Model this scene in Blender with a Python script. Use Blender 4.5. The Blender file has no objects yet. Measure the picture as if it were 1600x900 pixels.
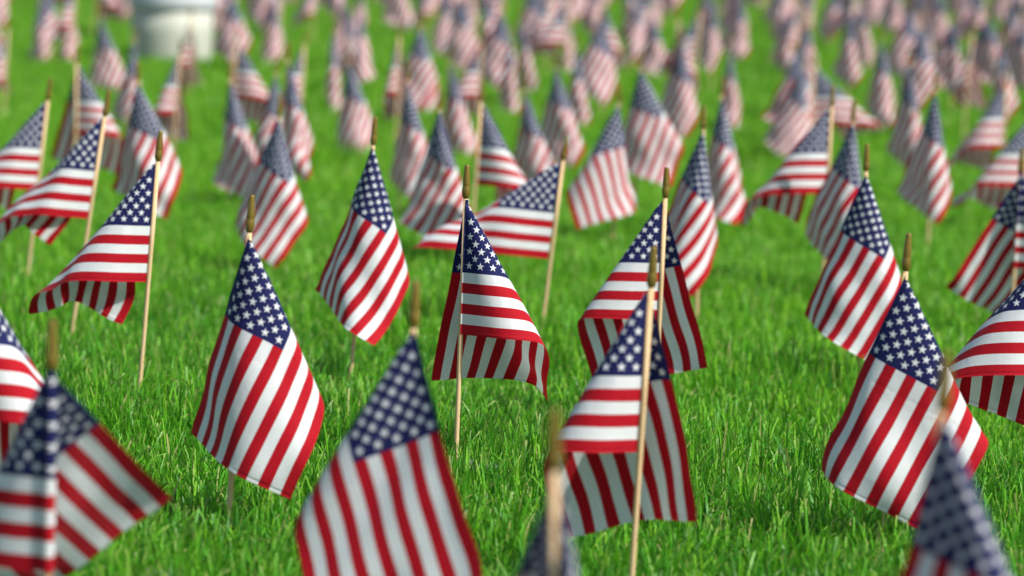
import bpy, math, random
import numpy as np
from mathutils import Vector, Matrix

R = math.radians
random.seed(11)
rng = np.random.default_rng(7)
scene = bpy.context.scene
col = scene.collection

# ------------------------------------------------------------------ camera, sky, sun, exposure
CAM_H, PITCH, ROLL, LENS = 0.795, 6.22, 1.7, 110.0
cam_d = bpy.data.cameras.new('camera')
cam_d.lens, cam_d.sensor_width = LENS, 36.0
cam_d.clip_start, cam_d.clip_end = 0.05, 2000.0
cam_d.dof.use_dof = True
cam_d.dof.focus_distance = 4.58
cam_d.dof.aperture_fstop = 3.9
cam = bpy.data.objects.new('camera', cam_d)
cam.location = (0, 0, CAM_H)
CAM_M = Matrix.Rotation(R(90 - PITCH), 3, 'X') @ Matrix.Rotation(R(ROLL), 3, 'Z')   # a hand-held tilt
cam.rotation_euler = CAM_M.to_euler()
col.objects.link(cam)
scene.camera = cam

SUN = Vector((0.68, -0.42, 0.84)).normalized()          # towards the sun: right of and behind the camera
world = bpy.data.worlds.new('World')
scene.world = world
world.use_nodes = True
wn = world.node_tree.nodes
sky = wn.new('ShaderNodeTexSky')
sky.sky_type = 'NISHITA'
sky.sun_disc = False
sky.sun_elevation = math.asin(SUN.z)
sky.sun_rotation = math.atan2(SUN.x, SUN.y)
world.node_tree.links.new(sky.outputs[0], wn['Background'].inputs[0])
wn['Background'].inputs[1].default_value = 0.095
sl = bpy.data.lights.new('sun', 'SUN')
sl.energy, sl.angle, sl.color = 4.2, R(0.53), (1.0, 0.965, 0.915)
so = bpy.data.objects.new('sun', sl)
so.rotation_euler = SUN.to_track_quat('Z', 'Y').to_euler()
so.location = (3, -3, 8)
col.objects.link(so)
vs = scene.view_settings
vs.view_transform, vs.look, vs.exposure, vs.gamma = 'Standard', 'None', 0.47, 1.0
scene.cycles.use_denoising = True
scene.cycles.max_bounces = 5
scene.cycles.diffuse_bounces = 3
scene.cycles.glossy_bounces = 2
scene.cycles.adaptive_threshold = 0.025
scene.cycles.transmission_bounces = 6

FPX = 1600 * LENS / 36.0

def ray(px, py):
    """direction of the view ray through a pixel of the 1600x900 photograph"""
    dx, dy = (px - 800) / FPX, (450 - py) / FPX
    return CAM_M @ Vector((dx, dy, -1.0))

def at_z(px, py, z):
    d = ray(px, py)
    t = (z - CAM_H) / d.z
    return Vector((0, 0, CAM_H)) + d * t

def at_y(px, py, y):
    d = ray(px, py)
    return Vector((0, 0, CAM_H)) + d * (y / d.y)

def gz(y):
    """height of the lawn: level near the camera, then rising gently"""
    if y < 7.5: return 0.0
    if y < 11.5: return 0.031 * (y - 7.5) ** 2 / 8.0
    return 0.031 * (min(y, 30.0) - 9.5)

def on_ground(px, py):
    y = 12.0
    for _ in range(40):
        p = at_z(px, py, gz(y)); y = 0.5 * y + 0.5 * p.y
    return p

# ------------------------------------------------------------------ node helper and materials
class NT:
    def __init__(self, name):
        self.m = bpy.data.materials.new(name)
        self.m.use_nodes = True
        self.t = self.m.node_tree
        self.n = self.t.nodes
        self.n.clear()
        self.out = self.n.new('ShaderNodeOutputMaterial')
    def put(self, sock, v):
        if isinstance(v, bpy.types.NodeSocket):
            self.t.links.new(v, sock)
        elif v is not None:
            sock.default_value = v
    def math(self, op, a, b=None, c=None, clamp=False):
        n = self.n.new('ShaderNodeMath')
        n.operation = op
        n.use_clamp = clamp
        for s, v in zip(n.inputs, (a, b, c)):
            self.put(s, v)
        return n.outputs[0]
    def mix(self, f, a, b, mode='MIX'):
        n = self.n.new('ShaderNodeMix')
        n.data_type = 'RGBA'
        n.blend_type = mode
        self.put(n.inputs[0], f); self.put(n.inputs[6], a); self.put(n.inputs[7], b)
        return n.outputs[2]
    def noise(self, vec, scale, detail=2.0, rough=0.5):
        n = self.n.new('ShaderNodeTexNoise')
        self.put(n.inputs['Vector'], vec)
        n.inputs['Scale'].default_value = scale
        n.inputs['Detail'].default_value = detail
        n.inputs['Roughness'].default_value = rough
        return n.outputs[0]
    def coord(self, kind):
        if not hasattr(self, '_tc'):
            self._tc = self.n.new('ShaderNodeTexCoord')
        return self._tc.outputs[kind]
    def bsdf(self, color, rough=0.5, spec=0.5, **kw):
        n = self.n.new('ShaderNodeBsdfPrincipled')
        self.put(n.inputs['Base Color'], color)
        self.put(n.inputs['Roughness'], rough)
        self.put(n.inputs['Specular IOR Level'], spec)
        for k, v in kw.items():
            self.put(n.inputs[k], v)
        return n
    def finish(self, sock):
        self.t.links.new(sock, self.out.inputs[0])
        return self.m

FLY = 1.45                                    # fly / hoist of the little flags
HOIST = 0.20

def flag_material():
    N = NT('printed_flag_cotton')
    uvn = N.n.new('ShaderNodeSeparateXYZ')
    N.put(uvn.inputs[0], N.coord('UV'))
    u, v = uvn.outputs[0], uvn.outputs[1]           # u along the fly, v 0 bottom .. 1 top
    # 13 stripes, the first (top) red
    k = N.math('FLOOR', N.math('MULTIPLY', v, 12.9999))
    red_f = N.math('SUBTRACT', 1.0, N.math('MODULO', k, 2.0))
    # canton
    CW, CH = 0.40, 7 / 13
    in_can = N.math('MULTIPLY', N.math('LESS_THAN', u, CW), N.math('GREATER_THAN', v, 1 - CH))
    cx = N.math('MULTIPLY', u, 12 / CW)                             # stars sit at 1..11
    cy = N.math('MULTIPLY', N.math('SUBTRACT', v, 1 - CH), 10 / CH)  # and 1..9
    sx, sy = FLY * CW / 12, CH / 10                                 # size of one step in hoists
    Ro = 0.031; Ri = Ro * 0.40
    def stars(off):
        def cell(c):
            t = N.math('MULTIPLY', N.math('SUBTRACT', c, off), 0.5)
            return N.math('MULTIPLY', N.math('SUBTRACT', N.math('FRACT', t), 0.5), 2.0)
        x = N.math('MULTIPLY', cell(cx), sx)
        y = N.math('MULTIPLY', cell(cy), sy)
        r = N.math('SQRT', N.math('ADD', N.math('MULTIPLY', x, x), N.math('MULTIPLY', y, y)))
        a = N.math('ARCTAN2', x, y)
        w = 2 * math.pi / 5
        f = N.math('ADD', N.math('DIVIDE', a, w), 100.5)
        f = N.math('MULTIPLY', N.math('ABSOLUTE', N.math('SUBTRACT', N.math('FRACT', f), 0.5)), w)
        X, Y = N.math('MULTIPLY', r, N.math('COSINE', f)), N.math('MULTIPLY', r, N.math('SINE', f))
        # edge from the tip (Ro,0) to the inner corner
        ix, iy = Ri * math.cos(w / 2), Ri * math.sin(w / 2)
        ex, ey = ix - Ro, iy
        cr = N.math('SUBTRACT', N.math('MULTIPLY', N.math('SUBTRACT', X, Ro), -ey),
                    N.math('MULTIPLY', Y, -ex))
        return N.math('GREATER_THAN', cr, 0.0)
    A = stars(0.0)
    B = stars(1.0)
    lim = 1.0
    for c, lo, hi in ((cx, 1.0, 11.0), (cy, 1.0, 9.0)):
        g = N.math('MULTIPLY', N.math('GREATER_THAN', c, lo), N.math('LESS_THAN', c, hi))
        B = N.math('MULTIPLY', B, g)
    st = N.math('MAXIMUM', A, B)
    # thread tone: a fine weave and faint blotches of uneven ink
    obj = N.coord('Object')
    blot = N.math('ADD', N.math('MULTIPLY', N.noise(obj, 28, 3), 0.16), 0.92)
    WHITE, RED, BLUE = (0.80, 0.81, 0.80, 1), (0.48, 0.004, 0.014, 1), (0.011, 0.015, 0.092, 1)
    c = N.mix(red_f, WHITE, RED)
    c = N.mix(in_can, c, BLUE)
    c = N.mix(N.math('MULTIPLY', st, in_can), c, WHITE)
    cv = N.n.new('ShaderNodeCombineColor')
    for i in range(3):
        N.put(cv.inputs[i], blot)
    c = N.mix(1.0, c, cv.outputs[0], 'MULTIPLY')
    # weave bump
    wx = N.math('SINE', N.math('MULTIPLY', u, FLY * HOIST * 2 * math.pi / 0.0011))
    wy = N.math('SINE', N.math('MULTIPLY', v, HOIST * 2 * math.pi / 0.0011))
    oi = N.n.new('ShaderNodeObjectInfo')
    ov = N.n.new('ShaderNodeVectorMath'); ov.operation = 'ADD'
    N.put(ov.inputs[0], obj)
    cb = N.n.new('ShaderNodeCombineXYZ')
    N.put(cb.inputs[0], N.math('MULTIPLY', oi.outputs['Random'], 9.0))
    N.put(ov.inputs[1], cb.outputs[0])
    cr = N.math('ADD', N.noise(ov.outputs[0], 60, 4, 0.6), N.math('MULTIPLY', N.noise(ov.outputs[0], 16, 2), 2.2))
    def ridge(x, at, w, h):                       # a pressed fold or the edge of a stitched hem
        d = N.math('DIVIDE', N.math('ABSOLUTE', N.math('SUBTRACT', x, at)), w)
        return N.math('MULTIPLY', N.math('SUBTRACT', 1.0, d, clamp=True), h)
    hem = None
    for x, at, w, h in ((u, 0.5, 0.016, 0.3), (v, 0.5, 0.022, -0.3),
                        (u, 0.985, 0.010, 0.8), (v, 0.016, 0.014, 0.7), (v, 0.984, 0.014, 0.7)):
        r_ = ridge(x, at, w, h)
        hem = r_ if hem is None else N.math('ADD', hem, r_)
    hgt = N.math('ADD', N.math('MULTIPLY', N.math('MULTIPLY', wx, wy), 0.06), N.math('ADD', cr, hem))
    bp = N.n.new('ShaderNodeBump')
    bp.inputs['Strength'].default_value = 0.32
    bp.inputs['Distance'].default_value = 0.003
    N.put(bp.inputs['Height'], hgt)
    P = N.bsdf(c, 0.72, 0.18, Normal=bp.outputs[0])
    P.inputs['Sheen Weight'].default_value = 0.06
    T = N.n.new('ShaderNodeBsdfTranslucent')
    N.put(T.inputs[0], c)
    N.put(T.inputs[1], bp.outputs[0])
    mx = N.n.new('ShaderNodeMixShader')
    mx.inputs[0].default_value = 0.22
    N.put(mx.inputs[1], P.outputs[0]); N.put(mx.inputs[2], T.outputs[0])
    return N.finish(mx.outputs[0])

def wood_material():
    N = NT('pale_dowel_wood')
    mp = N.n.new('ShaderNodeMapping')
    N.put(mp.inputs[0], N.coord('Object'))
    mp.inputs['Scale'].default_value = (260, 260, 14)
    g = N.noise(mp.outputs[0], 1.0, 4, 0.6)
    mp2 = N.n.new('ShaderNodeMapping')
    N.put(mp2.inputs[0], N.coord('Object'))
    mp2.inputs['Scale'].default_value = (200, 200, 90)
    sp = N.math('GREATER_THAN', N.noise(mp2.outputs[0], 1.6, 1), 0.69)
    c = N.mix(g, (0.62, 0.41, 0.20, 1), (0.78, 0.58, 0.33, 1))
    oi = N.n.new('ShaderNodeObjectInfo')
    c = N.mix(N.math('MULTIPLY', oi.outputs['Random'], 0.35), c, (0.56, 0.36, 0.17, 1))
    c = N.mix(N.math('MULTIPLY', sp, 0.7), c, (0.16, 0.085, 0.035, 1))
    return N.finish(N.bsdf(c, 0.62, 0.3).outputs[0])

def gold_material():
    N = NT('gold_painted_finial')
    g = N.noise(N.coord('Object'), 160, 3)
    c = N.mix(g, (0.20, 0.135, 0.020, 1), (0.29, 0.20, 0.036, 1))
    return N.finish(N.bsdf(c, 0.36, 0.5, Metallic=0.45).outputs[0])

def grass_material():
    N = NT('lawn_grass_blades')
    at = N.n.new('ShaderNodeAttribute')
    at.attribute_name = 'blade'
    sep = N.n.new('ShaderNodeSeparateColor')
    N.put(sep.inputs[0], at.outputs[0])
    rnd, t, dry = sep.outputs[0], sep.outputs[1], sep.outputs[2]
    cr = N.n.new('ShaderNodeValToRGB')
    e = cr.color_ramp.elements
    e[0].position, e[0].color = 0.0, (0.012, 0.105, 0.013, 1)
    e[1].position, e[1].color = 1.0, (0.290, 0.600, 0.026, 1)
    k = e.new(0.5); k.color = (0.048, 0.280, 0.009, 1)
    N.put(cr.inputs[0], rnd)
    geo = N.n.new('ShaderNodeNewGeometry')
    pn = N.noise(geo.outputs['Position'], 2.6, 5, 0.65)
    c = N.mix(N.math('MULTIPLY', N.math('SUBTRACT', pn, 0.48), 2.6, clamp=True), cr.outputs[0], (0.125, 0.400, 0.013, 1))
    # pale stem foot and straw-coloured mown tips: colours of the plant itself
    foot = N.math('MULTIPLY', N.math('SUBTRACT', 0.22, t), 3.0, clamp=True)
    c = N.mix(foot, c, (0.15, 0.20, 0.05, 1))
    tip = N.math('MULTIPLY', N.math('MULTIPLY', N.math('SUBTRACT', t, 0.82), 7.0, clamp=True), dry)
    c = N.mix(tip, c, (0.46, 0.37, 0.16, 1))
    pale = N.math('MULTIPLY', N.math('SUBTRACT', t, 0.6), 0.85, clamp=True)          # young leaf ends are paler
    c = N.mix(pale, c, (0.21, 0.54, 0.04, 1))
    straw = N.math('GREATER_THAN', rnd, 0.97)
    c = N.mix(N.math('MULTIPLY', straw, 0.8), c, (0.42, 0.36, 0.16, 1))
    P = N.bsdf(c, 0.40, 0.22)
    T = N.n.new('ShaderNodeBsdfTranslucent')
    N.put(T.inputs[0], N.mix(0.5, c, (0.15, 0.52, 0.02, 1)))
    mx = N.n.new('ShaderNodeMixShader')
    mx.inputs[0].default_value = 0.33
    N.put(mx.inputs[1], P.outputs[0]); N.put(mx.inputs[2], T.outputs[0])
    return N.finish(mx.outputs[0])

def ground_material():
    N = NT('soil_under_turf')
    geo = N.n.new('ShaderNodeNewGeometry')
    a = N.noise(geo.outputs['Position'], 40, 5, 0.6)
    b = N.noise(geo.outputs['Position'], 1.2, 3)
    c = N.mix(a, (0.016, 0.022, 0.008, 1), (0.045, 0.060, 0.018, 1))
    c = N.mix(N.math('MULTIPLY', b, 0.5), c, (0.030, 0.070, 0.012, 1))
    bp = N.n.new('ShaderNodeBump')
    bp.inputs['Strength'].default_value = 0.6
    bp.inputs['Distance'].default_value = 0.01
    N.put(bp.inputs['Height'], a)
    return N.finish(N.bsdf(c, 0.95, 0.1, Normal=bp.outputs[0]).outputs[0])

def stone_material():
    N = NT('grey_granite')
    a = N.noise(N.coord('Object'), 420, 3, 0.7)
    c = N.mix(a, (0.15, 0.16, 0.18, 1), (0.30, 0.31, 0.33, 1))
    return N.finish(N.bsdf(c, 0.6, 0.4).outputs[0])

def bin_material(name, a, b):
    N = NT(name)
    mp = N.n.new('ShaderNodeMapping')
    N.put(mp.inputs[0], N.coord('Object'))
    mp.inputs['Scale'].default_value = (7, 7, 2.2)
    c = N.mix(N.noise(mp.outputs[0], 1.0, 4, 0.6), a, b)
    return N.finish(N.bsdf(c, 0.55, 0.35).outputs[0])

M_FLAG, M_WOOD, M_GOLD = flag_material(), wood_material(), gold_material()
M_GRASS, M_GROUND, M_STONE = grass_material(), ground_material(), stone_material()
M_BIN = bin_material('cream_bin_plastic', (0.42, 0.44, 0.36, 1), (0.58, 0.58, 0.48, 1))
M_LID = bin_material('pale_bin_lid', (0.50, 0.53, 0.54, 1), (0.58, 0.60, 0.60, 1))

# ------------------------------------------------------------------ mesh helpers
def mesh_obj(name, verts, faces, mat, parent=None, smooth=True, link=True):
    me = bpy.data.meshes.new(name)
    me.from_pydata([tuple(map(float, p)) for p in verts], [], faces)
    if mat: me.materials.append(mat)
    if smooth:
        me.polygons.foreach_set('use_smooth', [True] * len(me.polygons))
    me.update()
    o = bpy.data.objects.new(name, me)
    if link: col.objects.link(o)
    if parent: o.parent = parent
    return o

def lathe(profile, seg=16):
    """profile: (radius, z) from the bottom up"""
    v, f = [], []
    for r, z in profile:
        for i in range(seg):
            a = 2 * math.pi * i / seg
            v.append((r * math.cos(a), r * math.sin(a), z))
    n = len(profile)
    for j in range(n - 1):
        for i in range(seg):
            k = (i + 1) % seg
            f.append((j * seg + i, j * seg + k, (j + 1) * seg + k, (j + 1) * seg + i))
    f.append(tuple(range(seg))[::-1])
    f.append(tuple((n - 1) * seg + i for i in range(seg)))
    return v, f

def tag(o, label=None, cat=None, group=None, kind=None):
    if label: o['label'] = label
    if cat: o['category'] = cat
    if group: o['group'] = group
    if kind: o['kind'] = kind
    return o

# ------------------------------------------------------------------ ground sheet
gv, gf = [], []
xs = [-400, -60, -12, -4, 0, 4, 12, 60, 400]
ys = [-400, -60, -5, 0, 5, 7.5] + [8 + 0.5 * i for i in range(8)] + [12, 20, 30, 60, 400]
for y in ys:
    for x in xs:
        gv.append((x, y, gz(y)))
for j in range(len(ys) - 1):
    for i in range(8):
        a = j * 9 + i
        gf.append((a, a + 1, a + 10, a + 9))
tag(mesh_obj('ground', gv, gf, M_GROUND, smooth=False), kind='structure')

# ------------------------------------------------------------------ grass: patches of blades, instanced over the lawn
def grass_patch(name, n, rad, hmin, hmax, wmin, wmax, segs, seed, tone=(0.0, 0.84)):
    g = np.random.default_rng(seed)
    rr = rad * np.sqrt(g.random(n)); th = g.random(n) * 2 * np.pi
    # tufts: pull part of the blades to tuft centres
    nc = max(6, n // 18)
    cr = rad * np.sqrt(g.random(nc)); ct = g.random(nc) * 2 * np.pi
    cx, cy = cr * np.cos(ct), cr * np.sin(ct)
    bx, by = rr * np.cos(th), rr * np.sin(th)
    ci = g.integers(0, nc, n); pull = np.where(g.random(n) < 0.6, g.uniform(0.72, 0.97, n), 0)
    bx = bx * (1 - pull) + cx[ci] * pull; by = by * (1 - pull) + cy[ci] * pull
    H = g.uniform(hmin, hmax, n) * g.uniform(0.75, 1.1, n)
    W = g.uniform(wmin, wmax, n)
    az = g.random(n) * 2 * np.pi                       # bend direction
    lean = np.abs(g.normal(0.14, 0.17, n))             # start lean (radians)
    bend = np.abs(g.normal(0.42, 0.45, n))              # extra bend towards the tip
    flat = g.random(n) < 0.07
    wide = g.random(n) < 0.06
    H = np.where(wide, H * 1.12, H); W = np.where(wide, W * 1.45, W)
    lean = np.where(flat, g.uniform(0.8, 1.2, n), lean)
    face = az + np.pi / 2 + g.normal(0, 0.5, n)        # width direction
    rnd = np.where(g.random(n) < 0.03, 0.99, tone[0] + (tone[1] - tone[0]) * g.random(n))
    dry = (g.random(n) < 0.36) * g.uniform(0.4, 1.0, n)
    cut = np.where(g.random(n) < 0.55, g.uniform(0.35, 0.7, n), 0.08)   # mown blunt tips / pointed tips
    rows = segs + 1
    V = np.zeros((n, rows, 2, 3)); C = np.zeros((n, rows, 2, 4)); C[..., 3] = 1
    px, py, pz = bx.copy(), by.copy(), np.full(n, -0.004)
    step = (H + 0.004) / segs
    for k in range(rows):
        t = k / segs
        w = W * (1 - (1 - cut) * t ** 2.2) * (0.75 + 0.25 * min(1, t * 3)) * 0.5
        for s, sg in ((0, -1), (1, 1)):
            V[:, k, s, 0] = px + sg * w * np.cos(face)
            V[:, k, s, 1] = py + sg * w * np.sin(face)
            V[:, k, s, 2] = pz + sg * 0.0006
        C[:, k, :, 0] = rnd[:, None]; C[:, k, :, 1] = t; C[:, k, :, 2] = dry[:, None]
        ang = lean + bend * t ** 1.3
        px = px + step * np.sin(ang) * np.cos(az); py = py + step * np.sin(ang) * np.sin(az)
        pz = pz + step * np.cos(ang)
    base = (np.arange(n) * rows * 2)[:, None]
    quads = []
    for k in range(segs):
        quads.append(np.stack([base[:, 0] + 2 * k, base[:, 0] + 2 * k + 1, base[:, 0] + 2 * k + 3, base[:, 0] + 2 * k + 2], 1))
    Q = np.stack(quads, 1).reshape(-1, 4)
    me = bpy.data.meshes.new(name)
    vv = V.reshape(-1, 3)
    me.vertices.add(len(vv)); me.vertices.foreach_set('co', vv.ravel())
    me.loops.add(Q.size); me.loops.foreach_set('vertex_index', Q.ravel().astype(np.int32))
    me.polygons.add(len(Q)); me.polygons.foreach_set('loop_start', np.arange(0, Q.size, 4, dtype=np.int32))
    me.polygons.foreach_set('use_smooth', np.ones(len(Q), dtype=bool))
    ca = me.color_attributes.new('blade', 'FLOAT_COLOR', 'POINT')
    ca.data.foreach_set('color', C.reshape(-1))
    me.update(); me.validate()
    me.materials.append(M_GRASS)
    return bpy.data.objects.new(name, me)

near_p = [grass_patch('grass_patch', 600, 0.20, 0.032, 0.086, 0.0017, 0.0044, 5, 20 + i) for i in range(6)]
mid_p = [grass_patch('grass_patch', 560, 0.20, 0.032, 0.080, 0.0020, 0.0048, 4, 30 + i, (0.38, 0.95)) for i in range(5)]
far_p = [grass_patch('grass_patch', 850, 0.26, 0.036, 0.080, 0.0030, 0.0064, 2, 40 + i, (0.50, 0.965)) for i in range(4)]

def grass_field(name, pts, patches, label):
    """one object whose geometry nodes set a random patch on every point"""
    n = len(pts)
    me = bpy.data.meshes.new(name)
    me.vertices.add(n); me.vertices.foreach_set('co', np.asarray(pts, dtype=np.float32).ravel())
    q = np.asarray(pts)
    swell = 0.95 + 0.13 * np.sin(q[:, 0] * 5.1 + 2.0 * np.sin(q[:, 1] * 3.3)) + 0.13 * np.sin(q[:, 1] * 4.4 + 1.7 * np.sin(q[:, 0] * 2.7))
    for an, vals in (('spin', rng.random(n) * 6.283), ('grow', rng.uniform(0.80, 1.12, n) * swell)):
        a = me.attributes.new(an, 'FLOAT', 'POINT'); a.data.foreach_set('value', vals.astype(np.float32))
    a = me.attributes.new('pick', 'INT', 'POINT'); a.data.foreach_set('value', rng.integers(0, len(patches), n).astype(np.int32))
    o = bpy.data.objects.new(name, me); col.objects.link(o)
    ng = bpy.data.node_groups.new(name + '_nodes', 'GeometryNodeTree')
    ng.interface.new_socket('Geometry', in_out='INPUT', socket_type='NodeSocketGeometry')
    ng.interface.new_socket('Geometry', in_out='OUTPUT', socket_type='NodeSocketGeometry')
    N, L = ng.nodes, ng.links
    gi, go = N.new('NodeGroupInput'), N.new('NodeGroupOutput')
    g2i = N.new('GeometryNodeGeometryToInstance')
    for p in reversed(patches):
        oi = N.new('GeometryNodeObjectInfo')
        oi.inputs['Object'].default_value = p
        L.new(oi.outputs['Geometry'], g2i.inputs[0])
    iop = N.new('GeometryNodeInstanceOnPoints')
    iop.inputs['Pick Instance'].default_value = True
    def attr(nm, tp):
        a = N.new('GeometryNodeInputNamedAttribute'); a.data_type = tp
        a.inputs['Name'].default_value = nm
        return a.outputs['Attribute']
    cmb = N.new('ShaderNodeCombineXYZ'); L.new(attr('spin', 'FLOAT'), cmb.inputs[2])
    e2r = N.new('FunctionNodeEulerToRotation'); L.new(cmb.outputs[0], e2r.inputs[0])
    cs = N.new('ShaderNodeCombineXYZ')
    cs.inputs[0].default_value = cs.inputs[1].default_value = 1.0
    L.new(attr('grow', 'FLOAT'), cs.inputs[2])
    L.new(gi.outputs[0], iop.inputs['Points'])
    L.new(g2i.outputs[0], iop.inputs['Instance'])
    L.new(attr('pick', 'INT'), iop.inputs['Instance Index'])
    L.new(e2r.outputs[0], iop.inputs['Rotation'])
    L.new(cs.outputs[0], iop.inputs['Scale'])
    L.new(iop.outputs[0], go.inputs[0])
    md = o.modifiers.new('lawn', 'NODES'); md.node_group = ng
    return tag(o, label, 'grass', kind='stuff')

def lawn_points(y0, y1, sp, margin):
    pts = []
    y = y0
    while y < y1:
        hw = 0.17 * y + margin
        x = -hw
        while x < hw:
            pts.append((x + random.uniform(-.4, .4) * sp, y + random.uniform(-.4, .4) * sp, gz(y)))
            x += sp
        y += sp
    return pts

lp = lawn_points(2.4, 9.0, 0.17, 0.7)
soft = [p[1] + 0.9 * math.sin(p[0] * 2.3) + random.gauss(0, 0.45) for p in lp]     # the greener turf gives way to a paler one unevenly
grass_field('grass', [p for p, q in zip(lp, soft) if q < 6.0], near_p, 'short mown green lawn grass between the near flag sticks')
grass_field('grass', [p for p, q in zip(lp, soft) if q >= 6.0], mid_p, 'paler lawn grass behind the row of sharp flags')
grass_field('grass', lawn_points(9.0, 56.0, 0.31, 1.2), far_p, 'blurred green lawn under the far rows of flags')

# ------------------------------------------------------------------ flag parts
FIN_H = 0.047
def finial_mesh():
    prof = [(0.0040, -0.002), (0.0050, 0.0), (0.0056, 0.0018), (0.0061, 0.0050), (0.0062, 0.0085), (0.0060, 0.0120), (0.0055, 0.0150),
            (0.0052, 0.0168), (0.0055, 0.0182), (0.0055, 0.0200), (0.0052, 0.026), (0.0046, 0.035), (0.0039, 0.0435),
            (0.0036, 0.0462), (0.0030, 0.0472), (0.0012, 0.0475)]
    v, f = lathe(prof, 14)
    o = mesh_obj('finial', v, f, M_GOLD, link=False)
    return o.data
FIN = finial_mesh()
ST_R = 0.0037
def stick_mesh():
    v, f = lathe([(ST_R * 0.96, 0.0), (ST_R, 0.1), (ST_R * 0.97, 0.35), (ST_R, 0.7), (ST_R * 0.97, 1.0)], 12)
    return mesh_obj('stick', v, f, M_WOOD, link=False).data
STICK = stick_mesh()

def smooth_path(pts, n=260, sm=9):
    """Catmull-Rom through the way points, softened"""
    P = np.array([pts[0]] + list(pts) + [pts[-1]], float)
    P[0] = 2 * P[1] - P[2]; P[-1] = 2 * P[-2] - P[-3]
    out = []
    m = len(pts) - 1
    t = np.linspace(0, 1, n // m, endpoint=False)[:, None]
    for i in range(m):
        p0, p1, p2, p3 = P[i:i + 4]
        out.append(0.5 * ((2 * p1) + (-p0 + p2) * t + (2 * p0 - 5 * p1 + 4 * p2 - p3) * t * t + (-p0 + 3 * p1 - 3 * p2 + p3) * t ** 3))
    out.append(P[-2][None])
    Q = np.concatenate(out)
    for _ in range(sm):
        Q[1:-1] = 0.25 * Q[:-2] + 0.5 * Q[1:-1] + 0.25 * Q[2:]
    return Q

def drape_curve(path):
    """The cloth hangs from its upper hoist corner as a cone: a curve of 90 degrees of arc on the unit sphere.
    Way points are (sideways, away) angles from straight down; the depth is stretched until the arc is 90 degrees long."""
    def arc(ky, kx=1.0):
        Q = smooth_path([(kx * (p[0] - path[0][0]) + path[0][0], ky * p[1]) for p in path])
        th = np.radians(np.hypot(Q[:, 0], Q[:, 1])); az = np.arctan2(Q[:, 1], Q[:, 0])
        D = np.stack([np.sin(th) * np.cos(az), np.sin(th) * np.sin(az), -np.cos(th)], 1)
        seg = np.linalg.norm(np.diff(D, axis=0), axis=1)
        return D, np.concatenate([[0], np.cumsum(seg)])
    T = math.pi / 2
    lo, hi = 0.5, 40.0
    kx = 1.0
    while arc(2.0, kx)[1][-1] > T and kx > 0.3:
        kx *= 0.96
    for _ in range(22):
        mid = 0.5 * (lo + hi)
        if arc(mid, kx)[1][-1] < T: lo = mid
        else: hi = mid
    D, S = arc(0.5 * (lo + hi), kx)
    return D, S * (T / S[-1])

def cloth_mesh(path, nu=40, nv=28, seed=0, ripple=1.0):
    D, S = drape_curve(path)
    g = np.random.default_rng(seed)
    uu, vv = np.meshgrid(np.linspace(0, 1, nu + 1), np.linspace(0, 1, nv + 1))
    a = uu * FLY * HOIST; b = vv * HOIST
    rho = np.hypot(a, b); al = np.arctan2(a, np.maximum(b, 1e-9))
    al = np.where(rho < 1e-9, 0, al)
    def P(al, rho):
        return np.stack([np.interp(al, S, D[:, i]) * rho for i in range(3)], -1)
    X = P(al, rho)
    # normals of the cone, for gentle ripples that grow towards the free corner
    e = 0.02
    dt = P(np.clip(al + e, 0, math.pi / 2), np.ones_like(rho)) - P(np.clip(al - e, 0, math.pi / 2), np.ones_like(rho))
    er = P(al, np.ones_like(rho))
    nn = np.cross(er, dt); nn /= np.maximum(np.linalg.norm(nn, axis=-1, keepdims=True), 1e-9)
    ph = g.random(8) * 6.283
    amp = 0.0038 * ripple * np.clip(uu * 1.6, 0, 1) * np.clip(rho / 0.2, 0, 1.5)
    w = (np.sin(al * g.uniform(7, 11) + rho * g.uniform(4, 12) + ph[0]) * 1.0
         + 0.6 * np.sin(a * g.uniform(30, 44) + b * g.uniform(-26, 26) + ph[1])
         + 0.3 * np.sin(a * g.uniform(60, 85) - b * g.uniform(30, 60) + ph[2]))
    X = X + nn * (amp * w)[..., None]
    # free fly edge curls a little
    curl = np.clip((uu - 0.80) / 0.20, 0, 1) ** 2 * (g.uniform(-0.008, 0.008) + 0.007 * np.sin(vv * g.uniform(4, 8) + ph[3])) * ripple
    curl = curl + np.clip((uu + vv - 1.62) / 0.38, 0, 1) ** 2 * g.uniform(-0.018, 0.018)          # the free corner lifts or tucks
    curl = curl + 0.0011 * ripple * np.sin(al * 34 + ph[4]) * np.exp(-((rho - 0.07) / 0.05) ** 2) * np.clip(uu * 8, 0, 1)   # pulls near the stick
    X = X + nn * curl[..., None]
    # lower fly end sags straighter down under its own weight
    verts = X.reshape(-1, 3)
    f = []
    for j in range(nv):
        for i in range(nu):
            k = j * (nu + 1) + i
            f.append((k, k + nu + 1, k + nu + 2, k + 1))
    me = bpy.data.meshes.new('cloth')
    me.from_pydata([tuple(p) for p in verts.tolist()], [], f)
    uvl = me.uv_layers.new(name='UVMap')
    li = np.zeros(len(me.loops), dtype=np.int32); me.loops.foreach_get('vertex_index', li)
    UV = np.stack([uu.ravel(), 1 - vv.ravel()], 1)[li]
    uvl.data.foreach_set('uv', UV.ravel())
    me.polygons.foreach_set('use_smooth', np.ones(len(me.polygons), dtype=bool))
    me.materials.append(M_FLAG)
    me.update()
    return me

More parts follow.
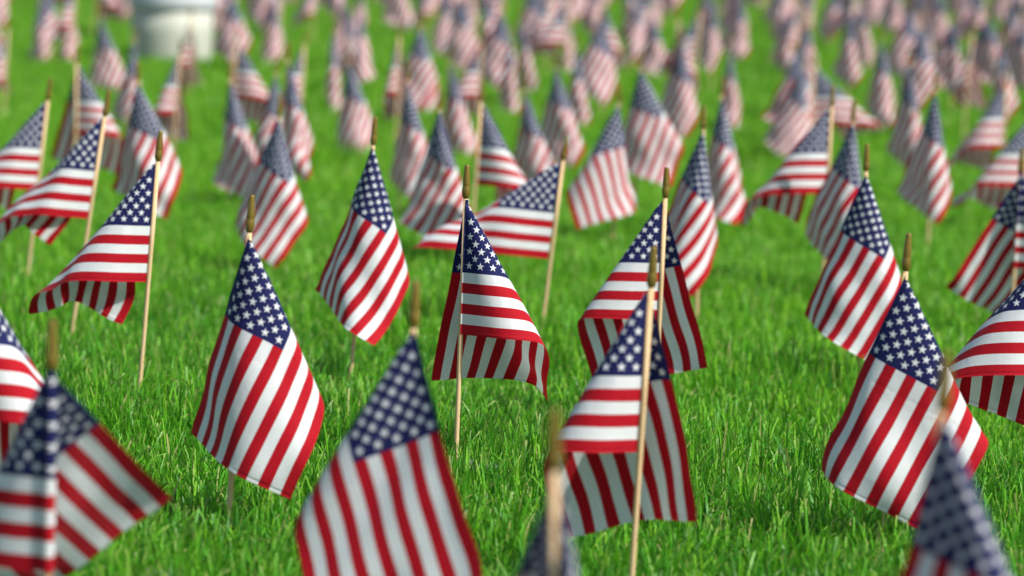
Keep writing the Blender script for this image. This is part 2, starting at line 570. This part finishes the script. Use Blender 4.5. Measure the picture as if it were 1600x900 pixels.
GAP = 0.001                                        # bare stick between finial and cloth
def place_flag(base, tip, cloth, label, group, spin=0.0, first_az=0.0, gap=GAP, off=ST_R, sleeve=None):
    """base on the soil, tip = top of the finial"""
    root = bpy.data.objects.new('stick_flag', None)
    root.empty_display_size = 0.05
    root.location = base
    col.objects.link(root)
    tag(root, label, 'flag', group)
    ax = (tip - base); L = ax.length; ax = ax.normalized()
    q = Vector((0, 0, 1)).rotation_difference(ax)
    st = bpy.data.objects.new('stick', STICK); col.objects.link(st); st.parent = root
    st.rotation_mode = 'QUATERNION'; st.rotation_quaternion = q
    st.location = ax * -0.05; st.scale = (1, 1, L - FIN_H + 0.05)
    fi = bpy.data.objects.new('finial', FIN); col.objects.link(fi); fi.parent = root
    fi.rotation_mode = 'QUATERNION'; fi.rotation_quaternion = q @ Matrix.Rotation(random.random() * 6, 3, 'Z').to_quaternion()
    fi.location = ax * (L - FIN_H)
    cl = bpy.data.objects.new('cloth', cloth); col.objects.link(cl); cl.parent = root
    cl.location = ax * (L - FIN_H - gap) + Vector((math.cos(first_az), math.sin(first_az), 0)) * off
    cl.rotation_euler = (0, 0, spin)
    if sleeve:                                     # hoist cloth wrapped round the stick
        a0, a1, rad = sleeve
        nv, na = 26, 10
        v, f, uv = [], [], []
        for j in range(nv + 1):
            for i in range(na + 1):
                a = a0 + (a1 - a0) * i / na
                p = ax * (L - FIN_H - gap - HOIST * j / nv) + Vector((math.cos(a), math.sin(a), 0)) * (ST_R + (rad - ST_R) * min(1, j / 5))
                v.append(p); uv.append((0.012 + 0.02 * i / na, 1 - j / nv))
        for j in range(nv):
            for i in range(na):
                k = j * (na + 1) + i
                f.append((k, k + 1, k + na + 2, k + na + 1))
        so_ = mesh_obj('hoist_sleeve', v, f, M_FLAG, root)
        ul = so_.data.uv_layers.new(name='UVMap')
        for lp in so_.data.loops: ul.data[lp.index].uv = uv[lp.vertex_index]
    return root

# way-point recipes; x = to the right in the picture, y = away from the camera
def pB(lean, l, r):      # free end hangs in front of the stick, fold on the right, the left border turned away
    return [(lean, 0), (lean + 0.45 * (r - lean), 0.85), (0.92 * r, 0.6), (r, -0.1), (0.78 * r + 0.22 * l, -0.55),
            (0.5 * r + 0.5 * l, -0.55), (0.3 * r + 0.7 * l, -0.3), (0.12 * r + 0.88 * l, 0.15), (l, 0.8)]
def pBM(lean, l, r):     # the mirror image: fold on the left
    return [(lean, 0), (lean + 0.45 * (l - lean), 0.9), (0.92 * l, 0.75), (l, 0.0), (0.75 * l + 0.25 * r, -0.75), (0.3 * l + 0.7 * r, -0.75), (0.9 * r, -0.25), (r, 0.3)]
def pA(lean, fold, end): # stripes level beside the stick, free end folded behind
    return [(lean, 0), (lean + 0.55 * (fold - lean), -0.5), (0.95 * fold + 0.05 * lean, -0.25), (fold, 0.45), (0.75 * fold + 0.25 * end, 1.15),
            (0.35 * fold + 0.65 * end, 0.95), (end, 0.15 if end > lean + 5 else 0.7)]

H_STD = 0.458
FLAG_XY = []
def hero(tip, lean, path, label, group, base=None, H=H_STD, hoist=None, seed=0, ripple=1.0, gap=GAP, nu=44, nv=30, az=None, off=ST_R, sleeve=None, front=False):
    """tip: finial top in the photograph; depth from the foot in the grass, from the hoist's length in pixels, or from the usual height"""
    path = [(p[0] + ROLL, p[1]) for p in path]
    if base is not None:
        b = at_z(base[0], base[1], 0.03)
        t = at_y(tip[0], tip[1], b.y)
        ax = (t - b).normalized()
        b = b - ax * (b.z / ax.z)
    else:
        if hoist:
            t = at_y(tip[0], tip[1], FPX * HOIST / hoist)
            if not 0.37 < t.z < 0.52:
                t = at_z(tip[0], tip[1], min(0.52, max(0.37, t.z)))
        else:
            t = at_z(tip[0], tip[1], H)
        b = Vector((t.x + math.tan(R(lean + ROLL)) * t.z, t.y, 0.0))
    if front:
        az, off = -math.pi / 2, 0.0058
    if az is None:
        az = math.atan2(path[1][1] * 3, path[1][0] - path[0][0])
    FLAG_XY.append((b.x, b.y))
    return place_flag(b, t, cloth_mesh(path, nu, nv, seed, ripple), label, group, 0.0, az, gap, off, sleeve)

G1 = 'small flags standing in the sharp middle rows'
G2 = 'out-of-focus flags closest to the camera'
G3 = 'softly blurred flags behind the sharp rows'
G4 = 'far rows of blurred flags'

# ---- closest, out of focus
hero((82, 500), -2, [(-2, 0), (-17, .4), (-27, 1.2), (-24, 2.1), (-10, 3.0), (6, 3.8), (22, 4.3)],
     'blurred close flag in the bottom left corner, stripes slanting down to the right', G2, hoist=325, seed=1, sleeve=(-3.6, 0.2, 0.0062))
hero((650, 440), -3, [(-3, 0), (-16, .6), (-28, .6), (-31, .1), (-22, -.35), (-6, -.65), (8, -1.0), (15, -1.3)], 'large soft-focus flag at bottom centre with its starry canton facing forward', G2, hoist=296, seed=2, ripple=1.2, front=True)
hero((866, 640), 0.5, [(0, 0), (6, -0.3), (9, 0.5), (0, 1.1), (-11, 1.3), (-18, 1.0), (-20, 0.5)],
     'closest flag, thick blurred stick at the bottom edge with dark canton behind it', G2, H=0.43, seed=3)
hero((1480, 550), -4, [(-4, 0), (8, .5), (18, .2), (23, -.6), (18, -1.3), (8, -1.0), (-4, -.35), (-12, .4)], 'blurred dark-cantoned flag cut off by the bottom edge near the right corner', G2, hoist=385, seed=4, front=True)
# ---- sharp rows
hero((1022, 385), -3.6, pA(-3.6, -30, 13.5), 'flag with level stripes on a full-length stick, overlapping the sharp flag behind it', G1, hoist=264, seed=5)
hero((1420, 365), -4, pB(-4, -23.5, 24.5), 'broad flag with hanging stripes just left of the blurred corner flag', G1, hoist=240, seed=6, ripple=1.3, gap=0.006, front=True)
hero((394, 305), -4, pB(-4, -18, 22.5), 'sharp flag with big star field and stripes hanging diagonally, left of centre', G1, base=(357, 812), seed=7, gap=0.004, front=True)
hero((730, 258), -2.2, pA(-2.2, 27, -11), 'sharp central flag with level stripes right of its stick and dark folded end', G1, base=(712, 722), az=-1.45, gap=0.004, sleeve=(-1.75, 0.4, 0.0042), seed=8)
hero((1042, 262), -2.5, pA(-2.5, -33, 15), 'sharp flag wrapped both sides of a tall pale stick, right of the central flag', G1, hoist=193, seed=9)
hero((251, 205), -4.6, pA(-4.6, -40, -12), 'sharp flag streaming left from its stick with a ragged trailing corner', G1, base=(216, 632), seed=10, ripple=1.4)
hero((1355, 225), -2, pB(-2, -22, 19), 'sharp flag with stripes slanting down left, behind the broad right-hand flag', G1, base=(1340, 596), seed=11, gap=0.005, front=True)
hero((-60, 330), -2, pA(-2, 28, 6), 'flag cut by the left edge showing only level stripes and a folded end', G1, hoist=262, seed=12)
hero((1668, 312), -2, pA(-2, -38, -7), 'flag cut by the right edge, level stripes above a shaded folded end', G1, hoist=222, seed=13)
hero((587, 183), -5.5, pB(-5.5, -22, 14), 'flag hanging as a long diamond on a short stick, left of the central flag', G1, base=(547, 592), seed=14, ripple=1.5, front=True)
hero((885, 212), -7.5, pA(-7.5, -57, -34), 'flag blown level to the left, tucked behind the central flag', G1, base=(846, 520), seed=15, ripple=1.6)
hero((1597, 232), -2.5, pA(-2.5, 22, -31), 'flag at the right edge with dark stripes swept left behind its stick', G1, base=(1579, 520), seed=16, sleeve=(-2.6, 0.3, 0.0042))
hero((1100, 165), -3, pB(-3, -22, 7), 'flag with slanting stripes right behind the stick of the sharp wrapped flag', G1, base=(1088, 500), seed=17, front=True)
hero((1335, 155), -3, pB(-3, -22, 9), 'narrow flag half hidden behind the sharp flag with stripes slanting left', G1, hoist=140, seed=18, front=True)
hero((437, 148), -3, pB(-3, -23, 14), 'flag directly behind the big star-field flag, red corner at its left', G1, hoist=136, seed=19, front=True)
hero((688, 138), -2, pB(-2, -17, 15), 'wavy flag standing just behind and left of the central flag', G1, hoist=128, seed=20, ripple=1.8, front=True)
hero((170, 142), -8.5, pA(-8.5, -43, -22), 'flag waving far to the left from a leaning stick, second from the left edge', G1, base=(112, 522), seed=21, ripple=1.8)
hero((79, 122), -6.5, pA(-6.5, -42, -22), 'leftmost flag with canton and level stripes running out of the picture', G3, base=(42, 440), seed=22)

# ---- softly blurred middle distance: (apex x, apex y, recipe, hoist in pixels, left/fold, right/end, label)
MID = [
 (215, 125, 'B', 112, -15, 26, 'soft flag above the left streaming flag, canton over spread diagonal stripes'),
 (120, 98, 'A', 107, 28, -18, 'soft flag with level stripes behind the far-waving leaning flag'),
 (157, 25, 'B', 55, -12, 22, 'blurred upright flag left of the white bin, canton pointing up'),
 (210, 60, 'B', 60, -18, 5, 'blurred narrow flag with red edge at the left foot of the white bin'),
 (282, 82, 'A', 93, -24, 4, 'blurred flag with level stripes right beneath the white bin'),
 (299, 26, 'A', 69, -13, 8, 'small blurred flag standing in front of the white bin'),
 (360, 122, 'B', 98, -10, 18, 'soft flag with dark left edge above the big star-field flag'),
 (370, 65, 'A', 75, 30, -12, 'blurred flag with short level stripes behind the soft dark-edged flag'),
 (432, 112, 'B', 88, -20, 5, 'soft flag leaning left, overlapped by the finial of the red-cornered flag'),
 (450, 92, 'B', 111, -5, 15, 'soft long flag hanging straight behind the left-leaning soft flag'),
 (545, 95, 'B', 76, -10, 20, 'soft flag with wavy right edge, alone in the grass above the diamond flag'),
 (541, 10, 'B', 52, -8, 16, 'blurred flag rising straight behind the wavy soft flag'),
 (522, 48, 'B', 59, -10, 6, 'shaded greyish flag at the left shoulder of the wavy soft flag'),
 (624, 56, 'A', 87, -13, 9, 'blurred small flag with level stripes, left of two upright flags'),
 (661, 45, 'B', 69, -10, 14, 'blurred pale flag hanging straight above the wavy flag behind the centre'),
 (637, 124, 'B', 100, -10, 15, 'soft flag with broad canton just right of the diamond flag finial'),
 (703, 97, 'B', 79, -7, 19, 'soft flag peeking over the wavy flag behind the centre'),
 (752, 68, 'A', 75, -28, 2, 'blurred flag with level stripes left of a tall thin stick'),
 (752, 158, 'A', 127, 27, 8, 'soft flag with level stripes right of a tall stick above the central flag'),
 (796, 52, 'B', 65, -9, 8, 'blurred slim flag right of the tall thin stick'),
 (814, 28, 'B', 59, -3, 14, 'blurred slim flag with fanned stripes above the paired soft flags'),
 (820, 138, 'B', 96, -8, 20, 'soft flag with dark canton, front one of an overlapping pair'),
 (868, 102, 'B', 85, -12, 20, 'soft flag behind its twin, the rear one of an overlapping pair'),
 (902, 68, 'B', 70, -9, 10, 'blurred flag top rising behind the overlapping pair'),
 (967, 160, 'M', 106, -29, 7, 'soft flag with stripes slanting down right, the only one turned so in its row'),
 (1000, 105, 'B', 98, -14, 28, 'soft broad flag just behind the one turned the other way'),
 (1128, 148, 'B', 105, -12, 14, 'soft long flag rising behind the flag with slanting stripes'),
 (1140, 70, 'B', 69, -8, 10, 'blurred flag stacked above the soft long flag'),
 (1256, 104, 'B', 71, -28, 4, 'soft flag spread to the left of a middle-distance stick'),
 (1272, 104, 'A', 85, 46, 22, 'soft flag with stripes blown to the right of the same stick'),
 (1300, 165, 'A', 135, -38, -12, 'soft flag with level stripes left of a thick pale stick'),
 (1378, 60, 'B', 72, -12, 12, 'blurred pale flag hanging straight above the leaning narrow flag'),
 (1422, 98, 'B', 90, -12, 10, 'soft flag with shaded left half beside the starry slanting one'),
 (1461, 140, 'B', 116, -16, 10, 'soft flag with clear starry canton and long slanting stripes, right side'),
 (1573, 130, 'A', 98, -33, -6, 'soft flag streaming left from a stick near the right edge'),
 (1612, 182, 'A', 98, -38, -8, 'soft flag with level stripes cut by the right edge, below the streaming one'),
 (1330, 12, 'B', 65, -14, 8, 'blurred flag with shaded left side high above the sharp right-hand flag'),
 (1540, 26, 'B', 54, -22, 8, 'blurred flag with slanting stripes in the upper right corner'),
 (1572, 2, 'B', 56, -4, 22, 'blurred flag with very dark canton in the upper right corner'),
 (1520, 52, 'A', 80, -12, 12, 'blurred flag with a bright red bottom stripe near the upper right corner'),
 (1490, 30, 'B', 51, -26, 3, 'blurred shaded flag swept left near the upper right corner'),
 (1440, 24, 'A', 60, 18, -8, 'blurred small flag with level stripes above the starry slanting one'),
 (1226, 12, 'B', 42, -10, 12, 'blurred flag above the spread soft flag, canton at the picture top'),
 (1060, 30, 'A', 82, 17, -10, 'blurred flag with bright level stripes and dark folded end, above the sharp wrapped flag'),
 (1116, -6, 'B', 66, -16, 6, 'blurred shaded flag with dark canton touching the top edge'),
 (1018, 16, 'B', 59, -12, 16, 'blurred shaded flag left of the bright level-striped one'),
 (940, 4, 'A', 70, 22, -12, 'blurred flag with reddish bottom stripes near the top centre'),
 (886, 6, 'B', 45, -8, 8, 'blurred slim flag near the top centre'),
 (428, -8, 'B', 58, -15, 10, 'blurred pale flag leaning left above the left-leaning soft flag'),
 (64, -6, 'B', 44, -10, 8, 'blurred pale flag tip hanging in the upper left corner'),
 (104, -10, 'B', 45, -10, 12, 'blurred pale flag beside the upper left corner one'),
 (12, 44, 'A', 80, -20, -4, 'blurred flag on a tall stick at the left edge'),
]
FUN = {'A': pA, 'B': pB, 'M': pBM}
for i, (x, y, k, hp, a, b, lab) in enumerate(MID):
    lean = random.uniform(-5, -1) + ROLL
    hp *= 1.12 if k != 'A' else 1.03
    apex = at_y(x, y, FPX * HOIST / hp)
    for _ in range(30):                    # no stick stands far deeper or higher than the rest
        h = apex.z - gz(apex.y)
        if 0.35 <= h <= 0.46: break
        apex = at_y(x, y, apex.y * (1.01 if h > 0.46 else 0.99))
    H = apex.z - gz(apex.y) + FIN_H + GAP
    base = Vector((apex.x + math.tan(R(lean)) * (H - FIN_H), apex.y, gz(apex.y)))
    tip = base + Vector((-math.tan(R(lean)) * H, 0, H))
    path = [(p[0] + (ROLL if q else 0), p[1]) for q, p in enumerate(FUN[k](lean, a, b))]
    d = path[1]
    FLAG_XY.append((base.x, base.y))
    place_flag(base, tip, cloth_mesh(path, 30, 20, 100 + i, random.uniform(0.9, 1.7)), lab, G3, 0.0,
               math.atan2(d[1] * 3, d[0] - lean) if k == 'A' else -math.pi / 2, off=ST_R if k == 'A' else 0.0058)

# ---- the crowd of far flags
BIN = on_ground(268, 102)
var = []
for i in range(18):
    k = random.choice('BBBBBAAM')
    l, r = random.uniform(-24, -6), random.uniform(5, 24)
    if k == 'A':
        p = pA(-1, random.choice((-1, 1)) * random.uniform(14, 40), random.uniform(-14, 10))
    else:
        p = FUN[k](-1, l, r)
    var.append((cloth_mesh(p, 18, 12, 300 + i, 1.4), math.atan2(p[1][1] * 3, p[1][0] + 1) if k == 'A' else -math.pi / 2, ST_R if k == 'A' else 0.0058))
pts = list(FLAG_XY)
far = []
tries = 0
while len(far) < 300 and tries < 60000:
    tries += 1
    y = 11.0 + (26.5 - 11.0) * random.random() ** 0.60
    x = random.uniform(-1, 1) * (0.1636 * y + 0.35)
    if x < -0.02 * y and y < 19 and random.random() < 0.5: continue      # the rows are thinner on the left
    if y < 40 and any((x - a) ** 2 + (y - b) ** 2 < 0.36 ** 2 for a, b in pts): continue
    if math.hypot(x - BIN.x, y - BIN.y) < 0.5: continue
    # the strip of open grass before the bin stays clear
    if y < BIN.y and abs(x / y - BIN.x / BIN.y) < 0.013: continue
    pts.append((x, y))
    far.append((y, x))
far.sort()
REGION = [(205, 'to the left of the white bin'), (345, 'around and behind the white bin'), (520, 'between the bin and the diamond-shaped flag'),
          (700, 'above the diamond-shaped flag'), (900, 'above the central flag'), (1080, 'above the sharp wrapped flag'),
          (1250, 'left of the flag spread beside a stick'), (1420, 'above the sharp flag with left-slanting stripes'), (9999, 'toward the upper right corner')]
crowd = {'cloth': [], 'stick': []}
for n, (y, x) in enumerate(far):
    H = H_STD + random.gauss(0, 0.014)
    base = Vector((x, y, gz(y)))
    lx, ly = random.gauss(0.03, 0.035), random.gauss(0, 0.03)
    tip = base + Vector((lx * H, ly * H, H))
    m, az, off = random.choice(var)
    sp = random.uniform(-0.4, 0.4)
    if n < 226:
        d = CAM_M.transposed() @ (base + Vector((0, 0, 0.3)) - Vector((0, 0, CAM_H)))
        px = 800 + FPX * d.x / -d.z
        place_flag(base, tip, m, 'small blurred flag in the far rows ' + next(t for q, t in REGION if px < q), G4, sp, az + sp, off=off)
    else:
        crowd['cloth'].append((m, Matrix.Translation(base + (tip - base) * (1 - (FIN_H + GAP) / H)) @ Matrix.Rotation(sp, 4, 'Z')))
        q = Vector((0, 0, 1)).rotation_difference((tip - base).normalized()).to_matrix().to_4x4()
        crowd['stick'].append((STICK, Matrix.Translation(base) @ q @ Matrix.Diagonal((1, 1, H - FIN_H, 1))))
        crowd['stick'].append((FIN, Matrix.Translation(base) @ q @ Matrix.Translation((0, 0, H - FIN_H))))
# beyond the three hundred that show largest: one mass
V, F, UV, MI = [], [], [], []
mats = [M_FLAG, M_WOOD, M_GOLD]
for lst in crowd.values():
    for me, M in lst:
        n0 = len(V)
        V += [tuple(M @ v.co) for v in me.vertices]
        k = mats.index(me.materials[0])
        uv = me.uv_layers[0].data if me.uv_layers else None
        for p in me.polygons:
            F.append(tuple(n0 + i for i in p.vertices)); MI.append(k)
            UV += [tuple(uv[i].uv) if uv else (0, 0) for i in p.loop_indices]
me = bpy.data.meshes.new('flag_crowd')
me.from_pydata(V, [], F)
for m in mats: me.materials.append(m)
me.uv_layers.new(name='UVMap').data.foreach_set('uv', np.array(UV, dtype=np.float32).ravel())
me.polygons.foreach_set('material_index', np.array(MI, dtype=np.int32))
me.polygons.foreach_set('use_smooth', np.ones(len(F), dtype=bool))
me.update()
o = bpy.data.objects.new('flag_crowd', me); col.objects.link(o)
tag(o, 'distant mass of tiny blurred flags at the very top of the picture', 'flags', G4, kind='stuff')

# ------------------------------------------------------------------ white bin at the top left
bin_root = bpy.data.objects.new('litter_bin', None)
bin_root.location = BIN
col.objects.link(bin_root)
tag(bin_root, 'round cream bin with a pale overhanging lid among the far flags, top left', 'bin')
v, f = lathe([(0.184, 0.0), (0.190, 0.008), (0.193, 0.03), (0.196, 0.16), (0.198, 0.28)], 48)
mesh_obj('body', v, f, M_BIN, bin_root)
v, f = lathe([(0.199, 0.274), (0.211, 0.276), (0.215, 0.286), (0.216, 0.345), (0.208, 0.37), (0.17, 0.405), (0.10, 0.43), (0.02, 0.438)], 48)
mesh_obj('lid', v, f, M_LID, bin_root)

# ------------------------------------------------------------------ flat grave markers sunk in the turf
def marker(px, py, w, d, label, rz):
    c = at_z(px, py, 0.034)
    bw, bd, h, b = w / 2, d / 2, 0.030, 0.005
    v = []
    for z, k in ((-0.03, 0), (h - b, 0), (h, b)):
        v += [(-bw + k, -bd + k, z), (bw - k, -bd + k, z), (bw - k, bd - k, z), (-bw + k, bd - k, z)]
    f = [(3, 2, 1, 0), (8, 9, 10, 11)]
    for j in (0, 4):
        for i in range(4):
            k = (i + 1) % 4
            f.append((j + i, j + k, j + 4 + k, j + 4 + i))
    o = mesh_obj('grave_marker', v, f, M_STONE, smooth=False)
    o.location = (c.x, c.y, 0); o.rotation_euler = (0, 0, rz)
    tag(o, label, 'grave marker', 'flat stones sunk in the lawn')
marker(505, 596, 0.05, 0.05, 'flat grey stone glimpsed in the grass left of the diamond flag stick', 0.2)
marker(748, 718, 0.07, 0.05, 'flat grey stone glimpsed in the grass right of the central flag stick', -0.1)
marker(243, 888, 0.05, 0.05, 'flat grey stone glimpsed in the grass beside the blurred bottom left flag', 0.1)
